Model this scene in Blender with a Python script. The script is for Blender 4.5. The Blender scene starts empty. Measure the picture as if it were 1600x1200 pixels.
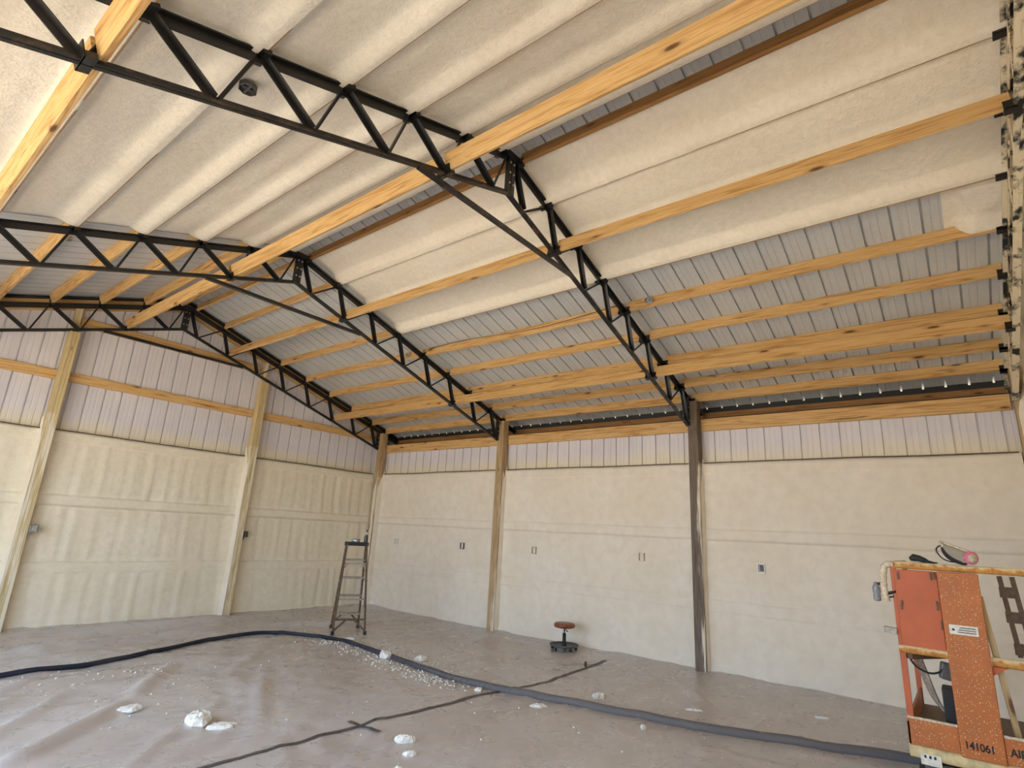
import bpy, math, random
from mathutils import Vector, Matrix, noise
random.seed(7)
S = bpy.context.scene
COL = S.collection
R = math.radians

# ------------------------------------------------------------------ camera
CAM = Vector((-7.937, -10.327, 1.660))
YAW, PITCH, ROLL, FPX = -0.8932, 0.2622, 0.0529, 868.4
def cam_axes():
    fw = Vector((-math.sin(YAW), math.cos(YAW), 0)); rt = Vector((math.cos(YAW), math.sin(YAW), 0)); up = Vector((0, 0, 1))
    f2 = fw*math.cos(PITCH) + up*math.sin(PITCH); u2 = up*math.cos(PITCH) - fw*math.sin(PITCH)
    r3 = rt*math.cos(ROLL) + u2*math.sin(ROLL); u3 = u2*math.cos(ROLL) - rt*math.sin(ROLL)
    return r3, u3, f2
r3, u3, f2 = cam_axes()
cd = bpy.data.cameras.new('camera'); cam = bpy.data.objects.new('camera', cd); COL.objects.link(cam)
cd.sensor_width = 36; cd.lens = FPX/1600*36; cd.clip_start = .02; cd.clip_end = 300
m = Matrix.Identity(4)
for i in range(3):
    m[i][0] = r3[i]; m[i][1] = u3[i]; m[i][2] = -f2[i]; m[i][3] = CAM[i]
cam.matrix_world = m
S.camera = cam

# ------------------------------------------------------------------ light
W = bpy.data.worlds.new('sky'); S.world = W; W.use_nodes = True
bg = W.node_tree.nodes['Background']; bg.inputs[0].default_value = (.56, .74, 1.0, 1); bg.inputs[1].default_value = 4.6
sd = bpy.data.lights.new('sun', 'SUN'); sd.energy = 26; sd.angle = R(.6); sd.color = (1, .93, .80)
sun = bpy.data.objects.new('sun', sd); COL.objects.link(sun)
sun.rotation_euler = Vector((-.10, .62, -.78)).to_track_quat('-Z', 'Y').to_euler()
def portal(name, loc, rot, sx, sy):
    d = bpy.data.lights.new(name, 'AREA'); d.shape = 'RECTANGLE'; d.size = sx; d.size_y = sy; d.energy = 1
    d.cycles.is_portal = True
    o = bpy.data.objects.new(name, d); COL.objects.link(o); o.location = loc; o.rotation_euler = rot
DOOR_Y0, DOOR_Y1, DOOR_Z = -9.9, -1.6, 3.35
portal('door_portal', (-9.0, (DOOR_Y0+DOOR_Y1)/2, DOOR_Z/2), (R(90), 0, R(-90)), DOOR_Y1-DOOR_Y0, DOOR_Z)
S.view_settings.view_transform = 'Standard'; S.view_settings.look = 'None'
S.view_settings.gamma = 1; S.view_settings.use_curve_mapping = False
S.view_settings.exposure = 0.26
S.cycles.max_bounces = 10; S.cycles.diffuse_bounces = 7

# ------------------------------------------------------------------ helpers
class MB:
    def __init__(s): s.v = []; s.f = []
    def add(s, vs, fs):
        n = len(s.v); s.v += [tuple(v) for v in vs]; s.f += [tuple(i+n for i in f) for f in fs]; return s
    def hexa(s, c):   # 8 corners: bottom 4 ccw, top 4
        return s.add(c, [(3,2,1,0),(4,5,6,7),(0,1,5,4),(1,2,6,5),(2,3,7,6),(3,0,4,7)])
    def box(s, lo, hi):
        x0,y0,z0 = lo; x1,y1,z1 = hi
        return s.hexa([(x0,y0,z0),(x1,y0,z0),(x1,y1,z0),(x0,y1,z0),(x0,y0,z1),(x1,y0,z1),(x1,y1,z1),(x0,y1,z1)])
    def obox(s, c, ax, ay, az, sx, sy, sz):
        c = Vector(c); ax = Vector(ax).normalized()*sx/2; ay = Vector(ay).normalized()*sy/2; az = Vector(az).normalized()*sz/2
        return s.hexa([c-ax-ay-az, c+ax-ay-az, c+ax+ay-az, c-ax+ay-az, c-ax-ay+az, c+ax-ay+az, c+ax+ay+az, c-ax+ay+az])
    def bar(s, p0, p1, w, h, up=(0,0,1), side=0, lift=0):
        p0 = Vector(p0); p1 = Vector(p1); d = (p1-p0); L = d.length; d.normalize()
        u = Vector(up); y = u.cross(d)
        if y.length < 1e-4: y = Vector((0,1,0)).cross(d)
        y.normalize(); u = d.cross(y)
        return s.obox((p0+p1)/2 + y*side + u*lift, d, y, u, L, w, h)
    def angle(s, p0, p1, leg, t, ydir, flip=1):
        # steel angle: one leg lies in the truss plane, the other stands out along ydir
        p0 = Vector(p0); p1 = Vector(p1); d = (p1-p0); L = d.length; d.normalize()
        y = Vector(ydir).normalized(); u = y.cross(d).normalized()*flip
        mid = (p0+p1)/2
        s.obox(mid, d, u, y, L, leg, t)
        s.obox(mid + y*(leg/2) + u*(leg/2-t/2), d, u, y, L, t, leg)
        return s
    def tube(s, pts, r, n=8, cap=True):
        pts = [Vector(p) for p in pts]; rr = r if isinstance(r, (list, tuple)) else [r]*len(pts)
        base = len(s.v); T0 = None; vs = []; 
        N = None
        for i, p in enumerate(pts):
            d = (pts[min(i+1, len(pts)-1)] - pts[max(i-1, 0)]).normalized()
            if N is None:
                N = d.orthogonal().normalized()
            else:
                N = (N - d*N.dot(d)).normalized()
            B = d.cross(N)
            for k in range(n):
                a = 2*math.pi*k/n
                vs.append(p + (N*math.cos(a) + B*math.sin(a))*rr[i])
        fs = []
        for i in range(len(pts)-1):
            for k in range(n):
                fs.append((i*n+k, i*n+(k+1)%n, (i+1)*n+(k+1)%n, (i+1)*n+k))
        if cap:
            fs.append(tuple(reversed(range(n)))); fs.append(tuple((len(pts)-1)*n+k for k in range(n)))
        return s.add(vs, fs)
    def lathe(s, prof, n=16, c=(0,0,0), M=None):
        c = Vector(c); vs = []; fs = []
        for r, z in prof:
            for k in range(n):
                a = 2*math.pi*k/n; v = Vector((r*math.cos(a), r*math.sin(a), z))
                if M: v = M @ v
                vs.append(c+v)
        for i in range(len(prof)-1):
            for k in range(n):
                fs.append((i*n+k, i*n+(k+1)%n, (i+1)*n+(k+1)%n, (i+1)*n+k))
        fs.append(tuple(reversed(range(n)))); fs.append(tuple((len(prof)-1)*n+k for k in range(n)))
        return s.add(vs, fs)
    def grid(s, rows):
        n = len(rows[0]); vs = [p for r in rows for p in r]; fs = []
        for i in range(len(rows)-1):
            for k in range(n-1):
                fs.append((i*n+k, i*n+k+1, (i+1)*n+k+1, (i+1)*n+k))
        return s.add(vs, fs)
    def mesh(s, name, mat, smooth=False):
        me = bpy.data.meshes.new(name); me.from_pydata(s.v, [], s.f); me.update()
        if mat: me.materials.append(mat)
        if smooth: me.polygons.foreach_set('use_smooth', [True]*len(me.polygons))
        return me
    def build(s, name, mat, parent=None, smooth=False, M=None, bevel=0):
        return link(name, s.mesh(name, mat, smooth), parent, M, bevel)
def link(name, me, parent=None, M=None, bevel=0):
    o = bpy.data.objects.new(name, me); COL.objects.link(o)
    if parent: o.parent = parent
    if M is not None: o.matrix_local = M
    if bevel:
        b = o.modifiers.new('bevel', 'BEVEL'); b.width = bevel; b.segments = 2; b.limit_method = 'ANGLE'
    return o
def empty(name, loc=(0,0,0), rz=0):
    o = bpy.data.objects.new(name, None); COL.objects.link(o); o.location = loc; o.rotation_euler = (0,0,rz); o.empty_display_size = .05
    return o
def tag(o, label, cat, group=None, kind=None):
    o['label'] = label; o['category'] = cat
    if group: o['group'] = group
    if kind: o['kind'] = kind
    return o
def structure(o): o['kind'] = 'structure'; return o
def thing(name, label, cat, loc=(0,0,0), rz=0, group=None): return tag(empty(name, loc, rz), label, cat, group)
def fbm(x, y, z=0, o=3):
    v = 0; a = 1; t = 0
    for i in range(o):
        v += a*noise.noise(Vector((x, y, z))); t += a; a *= .5; x *= 2.03; y *= 2.03; z += 7.1
    return v/t
def sstep(a, b, x):
    t = max(0, min(1, (x-a)/(b-a))); return t*t*(3-2*t)

# ------------------------------------------------------------------ materials
class NT:
    def __init__(s, name, rough=.6, metal=0, spec=.5):
        s.m = bpy.data.materials.new(name); s.m.use_nodes = True; s.t = s.m.node_tree; s.b = s.t.nodes['Principled BSDF']
        s.b.inputs['Roughness'].default_value = rough; s.b.inputs['Metallic'].default_value = metal
        s.b.inputs['Specular IOR Level'].default_value = spec
    def n(s, typ, **kw):
        n = s.t.nodes.new(typ)
        for k, v in kw.items(): setattr(n, k, v)
        return n
    def L(s, a, b): s.t.links.new(a, b)
    def coord(s, kind='Object', scale=(1,1,1), rnd=False):
        c = s.n('ShaderNodeTexCoord'); mp = s.n('ShaderNodeMapping'); mp.inputs['Scale'].default_value = scale
        if rnd:
            oi = s.n('ShaderNodeObjectInfo'); mu = s.n('ShaderNodeVectorMath', operation='MULTIPLY_ADD')
            cx = s.n('ShaderNodeCombineXYZ'); mm = s.n('ShaderNodeMath', operation='MULTIPLY'); mm.inputs[1].default_value = 37.0
            s.L(oi.outputs['Random'], mm.inputs[0])
            for i in range(3): s.L(mm.outputs[0], cx.inputs[i])
            s.L(c.outputs[kind], mu.inputs[0]); mu.inputs[1].default_value = (1,1,1); s.L(cx.outputs[0], mu.inputs[2])
            s.L(mu.outputs[0], mp.inputs[0])
        else: s.L(c.outputs[kind], mp.inputs[0])
        return mp.outputs[0]
    def noise(s, vec, scale, detail=3, rough=.5, dist=0):
        n = s.n('ShaderNodeTexNoise'); n.inputs['Scale'].default_value = scale; n.inputs['Detail'].default_value = detail
        n.inputs['Roughness'].default_value = rough; n.inputs['Distortion'].default_value = dist
        s.L(vec, n.inputs['Vector']); return n.outputs['Fac']
    def ramp(s, fac, stops, interp='LINEAR'):
        r = s.n('ShaderNodeValToRGB'); r.color_ramp.interpolation = interp
        e = r.color_ramp.elements
        while len(e) < len(stops): e.new(.5)
        for el, (p, c) in zip(e, stops):
            el.position = p; el.color = (*c, 1) if len(c) == 3 else c
        s.L(fac, r.inputs[0]); return r.outputs[0]
    def mix(s, fac, a, b, mode='MIX'):
        n = s.n('ShaderNodeMix', data_type='RGBA', blend_type=mode)
        for sock, v in ((n.inputs[0], fac), (n.inputs[6], a), (n.inputs[7], b)):
            if isinstance(v, (int, float)): sock.default_value = v
            elif isinstance(v, tuple): sock.default_value = (*v, 1)
            else: s.L(v, sock)
        return n.outputs[2]
    def math(s, op, a, b=None):
        n = s.n('ShaderNodeMath', operation=op)
        for i, v in enumerate((a, b)):
            if v is None: continue
            if isinstance(v, (int, float)): n.inputs[i].default_value = v
            else: s.L(v, n.inputs[i])
        return n.outputs[0]
    def bump(s, h, strength=.5, dist=.01):
        b = s.n('ShaderNodeBump'); b.inputs['Strength'].default_value = strength; b.inputs['Distance'].default_value = dist
        s.L(h, b.inputs['Height']); s.L(b.outputs[0], s.b.inputs['Normal'])
    def col(s, c):
        if isinstance(c, tuple): s.b.inputs['Base Color'].default_value = (*c, 1)
        else: s.L(c, s.b.inputs['Base Color'])
        return s
def plain(name, c, rough=.6, metal=0, var=.15, scale=30):
    t = NT(name, rough, metal); v = t.coord('Object'); f = t.noise(v, scale, 4)
    d = tuple(x*(1-var) for x in c); l = tuple(min(1, x*(1+var)) for x in c)
    t.col(t.ramp(f, [(.3, d), (.7, l)])); t.bump(f, .12, .004); return t.m

def wood_mat(name, light, mid, dark, knots=.11, cracks=True, spray=None):
    t = NT(name, .62, 0, .3)
    v = t.coord('Object', (1, 1, 1), True)
    mp = t.n('ShaderNodeMapping'); mp.inputs['Scale'].default_value = (.9, 16, 16); t.L(v, mp.inputs[0])
    g = t.noise(mp.outputs[0], 1.6, 4, .6, 1.2)
    mp2 = t.n('ShaderNodeMapping'); mp2.inputs['Scale'].default_value = (2.5, 120, 120); t.L(v, mp2.inputs[0])
    fine = t.noise(mp2.outputs[0], 1, 2)
    c = t.ramp(g, [(.30, dark), (.45, mid), (.56, light), (.66, mid)])
    c = t.mix(.18, c, t.ramp(fine, [(.35, dark), (.65, light)]))
    kn = t.n('ShaderNodeTexVoronoi'); mk = t.n('ShaderNodeMapping'); mk.inputs['Scale'].default_value = (2.6, 9, 9)
    t.L(v, mk.inputs[0]); t.L(mk.outputs[0], kn.inputs['Vector']); kn.inputs['Scale'].default_value = 1.0
    kd = t.ramp(kn.outputs['Distance'], [(0, (1,1,1)), (knots, (.85,.85,.85)), (knots*1.5, (.25,.25,.25)), (knots*2.6, (0,0,0))])
    sep = t.n('ShaderNodeSeparateColor'); t.L(kn.outputs['Color'], sep.inputs[0])
    kd = t.math('MULTIPLY', kd, t.math('GREATER_THAN', sep.outputs[0], .60))
    c = t.mix(kd, c, (.11, .038, .012))
    if cracks:
        mp3 = t.n('ShaderNodeMapping'); mp3.inputs['Scale'].default_value = (1.5, 45, 45); t.L(v, mp3.inputs[0])
        ck = t.noise(mp3.outputs[0], 1, 2, .5)
        c = t.mix(t.ramp(ck, [(.69, (0,0,0)), (.72, (.75,.75,.75))]), c, (.10, .04, .015))
    if spray:     # dried foam overspray on the lower, camera-side part of a post
        ob = t.coord('Object'); sx = t.n('ShaderNodeSeparateXYZ'); t.L(ob, sx.inputs[0])
        mps = t.n('ShaderNodeMapping'); mps.inputs['Scale'].default_value = (1.2, 14, 14); t.L(v, mps.inputs[0])
        nn = t.noise(mps.outputs[0], 1.4, 5, .6)
        k = t.math('ADD', t.math('ADD', nn, t.math('MULTIPLY', sx.outputs[1], -spray[1])), spray[0])
        k = t.math('ADD', k, t.math('MULTIPLY', t.math('MAXIMUM', t.math('SUBTRACT', sx.outputs[0], .85), 0), -2.5))
        c = t.mix(t.ramp(k, [(.58, (0,0,0)), (.72, (.9,.9,.9))]), c, (.82, .73, .56))
    t.col(c); t.bump(fine, .15, .003); return t.m
PINE = wood_mat('pine_wood', (.75, .50, .225), (.63, .37, .135), (.36, .175, .055))
PINE_RUST = wood_mat('stained_pine_edge', (.52, .33, .17), (.44, .255, .12), (.32, .17, .08))
PINE_DARK = wood_mat('brown_pine_wood', (.40, .21, .075), (.32, .155, .05), (.20, .09, .03))
PINE_PALE = wood_mat('treated_pine_wood', (.66, .52, .30), (.56, .41, .20), (.42, .28, .12))
PALEPOST = wood_mat('pale_post_wood', (.66, .54, .30), (.58, .44, .22), (.46, .33, .15), .06, False, (.10, 1.0))
WEATHERED = wood_mat('weathered_post_wood', (.21, .165, .12), (.15, .11, .075), (.075, .052, .034), .08, True, (-.10, 4.0))
POSTWOOD = wood_mat('post_wood', (.55, .40, .22), (.44, .30, .15), (.24, .15, .075), .09, True, (-.06, 3.0))

def foam_mat(name, a, b, bump=.5, sc=22):
    t = NT(name, .75, 0, .25); v = t.coord('Object')
    n1 = t.noise(v, 1.3, 4, .6); n2 = t.noise(v, sc, 4, .55, .4); n3 = t.noise(v, sc*4, 2)
    c = t.ramp(n1, [(.32, a), (.68, b)])
    t.col(t.mix(t.ramp(n2, [(.3, (.35,.35,.35)), (.62, (0,0,0))]), c, tuple(x*.82 for x in a)))
    h = t.math('ADD', n2, t.math('MULTIPLY', n3, .35)); t.bump(h, bump, .02); return t.m
FOAM = foam_mat('spray_foam_wall', (.82, .73, .54), (.88, .80, .63), .22, 12)
FOAM_SMOOTH = foam_mat('spray_foam_smooth', (.84, .745, .585), (.89, .81, .68), .10, 7)
FOAM_ROOF = foam_mat('spray_foam_roof', (.80, .72, .59), (.87, .80, .68), .40, 18)
FOAM_WHITE = foam_mat('cut_foam', (.86, .83, .74), (.92, .90, .84), .5, 60)

def sheet_mat(name, a, b, overspray):
    t = NT(name, .42, 0, .5); v = t.coord('Object', (1, 1, 1)); n1 = t.noise(v, 2.2, 4)
    ms = t.n('ShaderNodeMapping'); ms.inputs['Scale'].default_value = (38, 38, .5); t.L(v, ms.inputs[0])
    n2 = t.noise(ms.outputs[0], 1, 2)
    c = t.mix(.35, t.ramp(n1, [(.3, a), (.7, b)]), t.ramp(n2, [(.35, a), (.65, b)]))
    if overspray:     # cream foam overspray dusted on the sheet just above the top foam edge
        sx = t.n('ShaderNodeSeparateXYZ'); t.L(v, sx.inputs[0])
        z = t.math('SUBTRACT', sx.outputs[2], t.math('MULTIPLY', t.noise(v, 2.6, 4), .26))
        c = t.mix(t.ramp(t.math('SUBTRACT', z, 2.0), [(.70, (1,1,1)), (.95, (0,0,0))]), c, (.82, .73, .54))
    t.col(c); return t.m
WALLSHEET = sheet_mat('wall_sheet_metal', (.67, .63, .65), (.77, .73, .745), True)
ROOFSHEET = sheet_mat('roof_sheet_metal', (.49, .50, .505), (.58, .585, .58), False)

def steel_mat(name, rusty):
    t = NT(name, .38, 0, .5); v = t.coord('Object')
    n = t.noise(v, 9, 5, .65)
    k = (.011, .010, .009)
    if rusty: t.col(t.mix(t.ramp(n, [(.50, (0,0,0)), (.68, (.75,.75,.75))]), k, (.13, .07, .04)))
    else: t.col(t.ramp(n, [(.3, k), (.75, (.022, .019, .017))]))
    t.bump(n, .1, .003); return t.m
def crust_mat():
    t = NT('foam_crusted_steel', .6); v = t.coord('Object'); n = t.noise(v, 5, 6, .65)
    t.col(t.mix(t.ramp(n, [(.42, (0,0,0)), (.52, (1,1,1))]), (.02, .018, .016), (.78, .68, .50))); t.bump(n, .5, .03); return t.m
CRUST = crust_mat()
STEEL = STEEL_BLACK = steel_mat('black_painted_steel', False); STEEL_RUST = steel_mat('rusting_black_steel', True)
BOLT = plain('zinc_bolt', (.55, .54, .52), .35, .8)
GALV = plain('galvanised_box', (.55, .55, .54), .35, .7)
DARKBOX = plain('dark_box_metal', (.09, .085, .08), .5, .2)
CABLE = plain('dark_cable', (.07, .045, .03), .6)
CONCRETE = plain('concrete', (.36, .31, .27), .8, 0, .2, 5)
GROUND = plain('sunlit_yard', (.49, .415, .32), .95, 0, .15, .8)
OUTER = plain('outer_cladding', (.55, .50, .45), .6)
BLACKTRIM = plain('black_closure', (.014, .013, .012), .6)
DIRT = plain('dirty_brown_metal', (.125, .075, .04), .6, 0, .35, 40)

def sheet_plastic():
    t = NT('plastic_sheeting', .36, 0, .8); v = t.coord('Object')
    n1 = t.noise(v, .55, 5, .6); n2 = t.noise(v, 5, 5, .6, 1.2); n3 = t.noise(v, 60, 2)
    c = t.ramp(n1, [(.32, (.46, .40, .365)), (.5, (.52, .47, .44)), (.68, (.58, .54, .515))])
    c = t.mix(t.ramp(n2, [(.42, (0,0,0)), (.75, (.35,.35,.35))]), c, (.60, .55, .50))
    sp = t.n('ShaderNodeTexVoronoi'); t.L(v, sp.inputs['Vector']); sp.inputs['Scale'].default_value = 22
    spk = t.ramp(sp.outputs['Distance'], [(.05, (1,1,1)), (.09, (0,0,0))])
    c = t.mix(t.math('MULTIPLY', spk, t.ramp(n2, [(.5, (0,0,0)), (.62, (.7,.7,.7))])), c, (.80, .74, .62))
    t.col(c)
    t.L(t.ramp(n2, [(.3, (.22,.22,.22)), (.7, (.42,.42,.42))]), t.b.inputs['Roughness'])
    def crease(rot, sc, seed):
        mp = t.n('ShaderNodeMapping'); mp.inputs['Rotation'].default_value = (0, 0, rot); mp.inputs['Scale'].default_value = (.14, 1.1, 1); mp.inputs['Location'].default_value = (seed, seed, 0)
        t.L(v, mp.inputs[0]); w = t.noise(mp.outputs[0], sc, 2, .4, .35)
        return t.math('DIVIDE', 1.0, t.math('ADD', 1.0, t.math('POWER', t.math('ABSOLUTE', t.math('MULTIPLY', t.math('SUBTRACT', w, .5), 9.0)), 2)))
    h = t.math('ADD', t.math('ADD', crease(-.95, 1.0, 1), t.math('MULTIPLY', crease(.35, 1.1, 7), .6)), t.math('MULTIPLY', crease(-.75, 2.6, 3), .35))
    t.bump(h, .26, .06); return t.m
PLASTIC = sheet_plastic()
TAPE = plain('grey_tape', (.10, .085, .075), .5, 0, .4, 40)

def hose_mat():
    t = NT('hose_sleeve', .65, 0, .35); v = t.coord('Object'); n = t.noise(v, 26, 5, .65); n0 = t.noise(v, 2, 3)
    c = t.ramp(n0, [(.4, (.016, .018, .030)), (.65, (.035, .037, .050))])
    sx = t.n('ShaderNodeSeparateXYZ'); t.L(v, sx.inputs[0])
    # dried overspray dust on the stretch that lies under the sprayed bays
    k = t.ramp(t.math('ADD', t.math('MULTIPLY', sx.outputs[1], -.11), t.math('MULTIPLY', n, .55)), [(.62, (0,0,0)), (1.05, (.55,.55,.55))])
    t.col(t.mix(k, c, (.26, .235, .215))); t.bump(n, .4, .01); return t.m
HOSE = hose_mat()
def lift_mat(name, c, speck, amount):
    t = NT(name, .48, 0, .45); v = t.coord('Object'); n = t.noise(v, 6, 5, .6)
    cc = t.ramp(n, [(.3, tuple(x*.78 for x in c)), (.7, c)])
    vo = t.n('ShaderNodeTexVoronoi'); t.L(v, vo.inputs['Vector']); vo.inputs['Scale'].default_value = 85
    vm = t.noise(v, 34, 2)
    f = t.math('MULTIPLY', t.ramp(vo.outputs['Distance'], [(.16, (1,1,1)), (.26, (0,0,0))]), t.ramp(vm, [(.62-amount, (0,0,0)), (.66-amount, (1,1,1))]))
    t.col(t.mix(f, cc, speck)); t.bump(f, .5, .008); return t.m
LIFT_RED = lift_mat('lift_red_paint', (.53, .115, .028), (.8, .6, .35), -.12)
LIFT_ORANGE = lift_mat('lift_orange_paint', (.51, .150, .030), (.86, .68, .42), .20)
def rail_mat():
    t = NT('foam_crusted_rail', .7); v = t.coord('Object'); n = t.noise(v, 24, 5, .6); sx = t.n('ShaderNodeNewGeometry')
    s2 = t.n('ShaderNodeSeparateXYZ'); t.L(sx.outputs['Normal'], s2.inputs[0])
    k = t.ramp(t.math('ADD', t.math('MULTIPLY', s2.outputs[2], .5), n), [(.55, (0,0,0)), (.80, (1,1,1))])
    t.col(t.mix(k, t.mix(t.ramp(n, [(.35, (0,0,0)), (.6, (1,1,1))]), (.42, .15, .02), (.58, .29, .06)), (.74, .58, .33))); t.bump(n, .6, .012); return t.m
RAIL = rail_mat()
CREAMPAINT = plain('cream_paint', (.60, .48, .24), .6, 0, .25, 20)
WHITE = plain('white_label', (.72, .68, .58), .6, 0, .2, 60)
INK = plain('stencil_ink', (.012, .011, .010), .7)
RUBBER = plain('black_rubber', (.018, .017, .016), .7)
LADDER = plain('spattered_ladder_rail', (.12, .072, .038), .55, 0, .75, 45)
ALU = plain('dusty_aluminium', (.36, .31, .25), .5, .3, .3, 40)
LEATHER = plain('brown_vinyl', (.26, .075, .032), .4, 0, .3, 14)
PINK = plain('pink_filter', (.72, .20, .28), .6, 0, .3, 60)
FOAMDUST = plain('foam_dusted', (.62, .52, .37), .8, 0, .3, 60)
GREYGUN = plain('grey_gun', (.25, .255, .27), .45, .2, .4, 50)
CARD = plain('cardboard', (.40, .29, .16), .85)
CLEAR = NT('visor', .15, 0, .6); CLEAR.col((.42, .38, .31)); CLEAR.b.inputs['Alpha'].default_value = .75; CLEAR = CLEAR.m

# ------------------------------------------------------------------ building frame
XR, ZR, M3 = -4.417, 5.20, .33            # ridge line of the truss top chords, pitch about 4:12
MS = {1: .3244, -1: .335}                 # as fitted, each slope on its own
CS = {k: math.cos(math.atan(v)) for k, v in MS.items()}; SS = {k: math.sin(math.atan(v)) for k, v in MS.items()}
TH = math.atan(M3); C, SN = math.cos(TH), math.sin(TH)
YT = [-10.95, -7.32, -3.66, -0.14]        # truss planes, nearest first
SHEET = .13                               # underside of roof sheets above the chord line
XW, YB, YF, XL = .20, .03, -11.05, -9.0   # sheet planes: right wall, gable wall, front wall, left wall
BAYS = [('nearest', YT[0], YT[1]), ('middle', YT[1], YT[2]), ('far', YT[2], YT[3])]
def sp(side, u, off, y):                  # side +1 right slope, -1 left slope
    return Vector((XR + side*(u*CS[side] + off*SS[side]), y, ZR - u*SS[side] + off*CS[side]))
UN = [(.64 + .583*i)/C for i in range(8)]   # top chord nodes along the slope (P2 .. P9)
UN[7] = 4.545/C
UP = [.13] + UN                             # purlins
UE = 5.085/C                                 # end of the roof sheets

def rib_profile(L, n=4):
    """along-sheet offsets: (s, depth) of a ribbed sheet seen from inside, depth outward"""
    p = []; step = L/n
    for i in range(n):
        s = i*step
        p += [(s+.0, 0), (s+.066, 0), (s+.069, .0025), (s+.081, .0025), (s+.084, 0), (s+.130, 0), (s+.133, .0025), (s+.145, .0025), (s+.148, 0), (s+step-.027, 0), (s+step-.0255, .026), (s+step-.0085, .026), (s+step-.007, 0), (s+step, 0)]
    return p
SH = .9144
# ceilings: one ribbed sheet per 0.914 m
ceil = {}
for side, nm in ((1, 'ceiling_right'), (-1, 'ceiling_left')):
    root = structure(empty(nm, (XR, 0, ZR))); ceil[side] = root
    y = YF
    k = 0
    while y < YB+.15:
        L = min(SH, YB+.2 - y)
        b = MB(); rows = []
        pr = rib_profile(SH)
        for u in (-.0433, UE):
            rows.append([sp(side, u, SHEET + d, y+s) for s, d in pr if s <= L+.001])
        if side < 0: rows = rows[::-1]
        b.grid(rows)
        o = b.build('roof_sheet', ROOFSHEET, root, M=Matrix.Translation((-XR, 0, -ZR)))
        y += SH; k += 1
    if side == 1:
        b = MB()
        for sd_ in (1, -1):
            b.grid([[sp(sd_, u, SHEET+.022, y) for u in (-.0507, .16)] for y in (YF, YB+.25)])
        b.build('ridge_cap', ROOFSHEET, root, M=Matrix.Translation((-XR, 0, -ZR)))

# right wall: ribbed sheets, eave closure
wall_r = structure(empty('wall_right', (XW, -5.5, 0)))
MW = Matrix.Translation((-XW, 5.5, 0))
y = YF
while y < YB-.01:
    L = min(SH, YB-y)
    b = MB(); pr = [q for q in rib_profile(SH) if q[0] <= L+.001]
    b.grid([[(XW+d, y+s, z) for s, d in pr] for z in (0, 3.456)][::-1])
    b.build('wall_sheet', WALLSHEET, wall_r, M=MW); y += SH
# back (gable) wall sheets
wall_b = structure(empty('wall_back', (-4.4, YB, 0))); MBk = Matrix.Translation((4.4, -YB, 0))
XE = XR + UE*C - .03
x = XE + .03
while x > XL:
    b = MB(); pr = rib_profile(SH)
    lo = [(x-s, YB+d, 0) for s, d in pr]; hi = [(x-s, YB+d, ZR + SHEET/C + .02 - abs(x-s-XR)*MS[1 if x-s > XR else -1]) for s, d in pr]
    b.grid([lo, hi]); b.build('wall_sheet', WALLSHEET, wall_b, M=MBk); x -= SH
# front wall behind the camera and left wall with the big door opening (outside the frame)
b = MB(); b.grid([[(x, YF, z*(ZR+.15-abs(x-XR)*M3)) for z in (0, .33, .66, 1)] for x in (XL, -7, XR, -2, XE)])
structure(b.build('wall_front', FOAM))
b = MB(); b.box((XL-.06, YF, 0), (XL, DOOR_Y0, 3.75)); b.box((XL-.06, DOOR_Y1, 0), (XL, YB, 3.75)); b.box((XL-.06, DOOR_Y0, DOOR_Z), (XL, DOOR_Y1, 3.75))
structure(b.build('wall_left', FOAM))
b = MB(); b.box((XL-.3, YF-.3, -.2), (XW+.3, YB+.3, -.03)); structure(b.build('floor', CONCRETE))
b = MB(); b.grid([[(x, y, -.06) for x in (-90, -50, -20, -9.31, 0, 30, 70)] for y in (-70, -30, -11.3, .4, 30, 70)][::-1])
structure(b.build('ground', GROUND))

# eave: outer fascia board and dark closure strip with daylight slots under each rib
for i, (bn, y0, y1) in enumerate(BAYS):
    xe = XR + UE*C - .06; zt = ZR - (xe-XR)*MS[1] + SHEET/C; y0 = YF if i == 0 else y0; y1 = YB+.2 if i == 2 else y1
    L = y1-y0
    o = MB().box((-L/2+.002, -.019, -.09), (L/2-.002, .019, .08)).build('eave_fascia', PINE_DARK, M=Matrix.Translation((xe+.02, (y0+y1)/2, zt-.15)) @ Matrix.Rotation(R(90), 4, 'Z'))
    tag(o, f'dark brown outer eave board under the roof edge, {bn} bay', 'eave board', 'outer eave boards')
    s = MB(); s.box((xe-.012, y0+.0, zt-.072), (xe-.002, y1, zt-.018))
    yy = YF + .2286 - .017
    last = y0
    while yy < y1:
        if yy > y0+.05:
            s.box((xe-.012, last, zt-.020), (xe-.002, yy-.012, zt+.012)); last = yy+.012
        yy += .2286
    s.box((xe-.012, last, zt-.020), (xe-.002, y1, zt+.012))
    s.box((XW-.01, y0, zt-.26), (xe+.03, y1, zt-.245)); structure(s.build(f'trim_{i+1}', BLACKTRIM))

for i, side in enumerate((1, -1)):
    m_ = MB(); m_.bar(sp(side, .0, SHEET-.035, -.055), sp(side, UE-.02, SHEET-.035, -.055), .15, .012, up=(side*SN, 0, C)); structure(m_.build(f'trim_{i+5}', BLACKTRIM))
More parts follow.
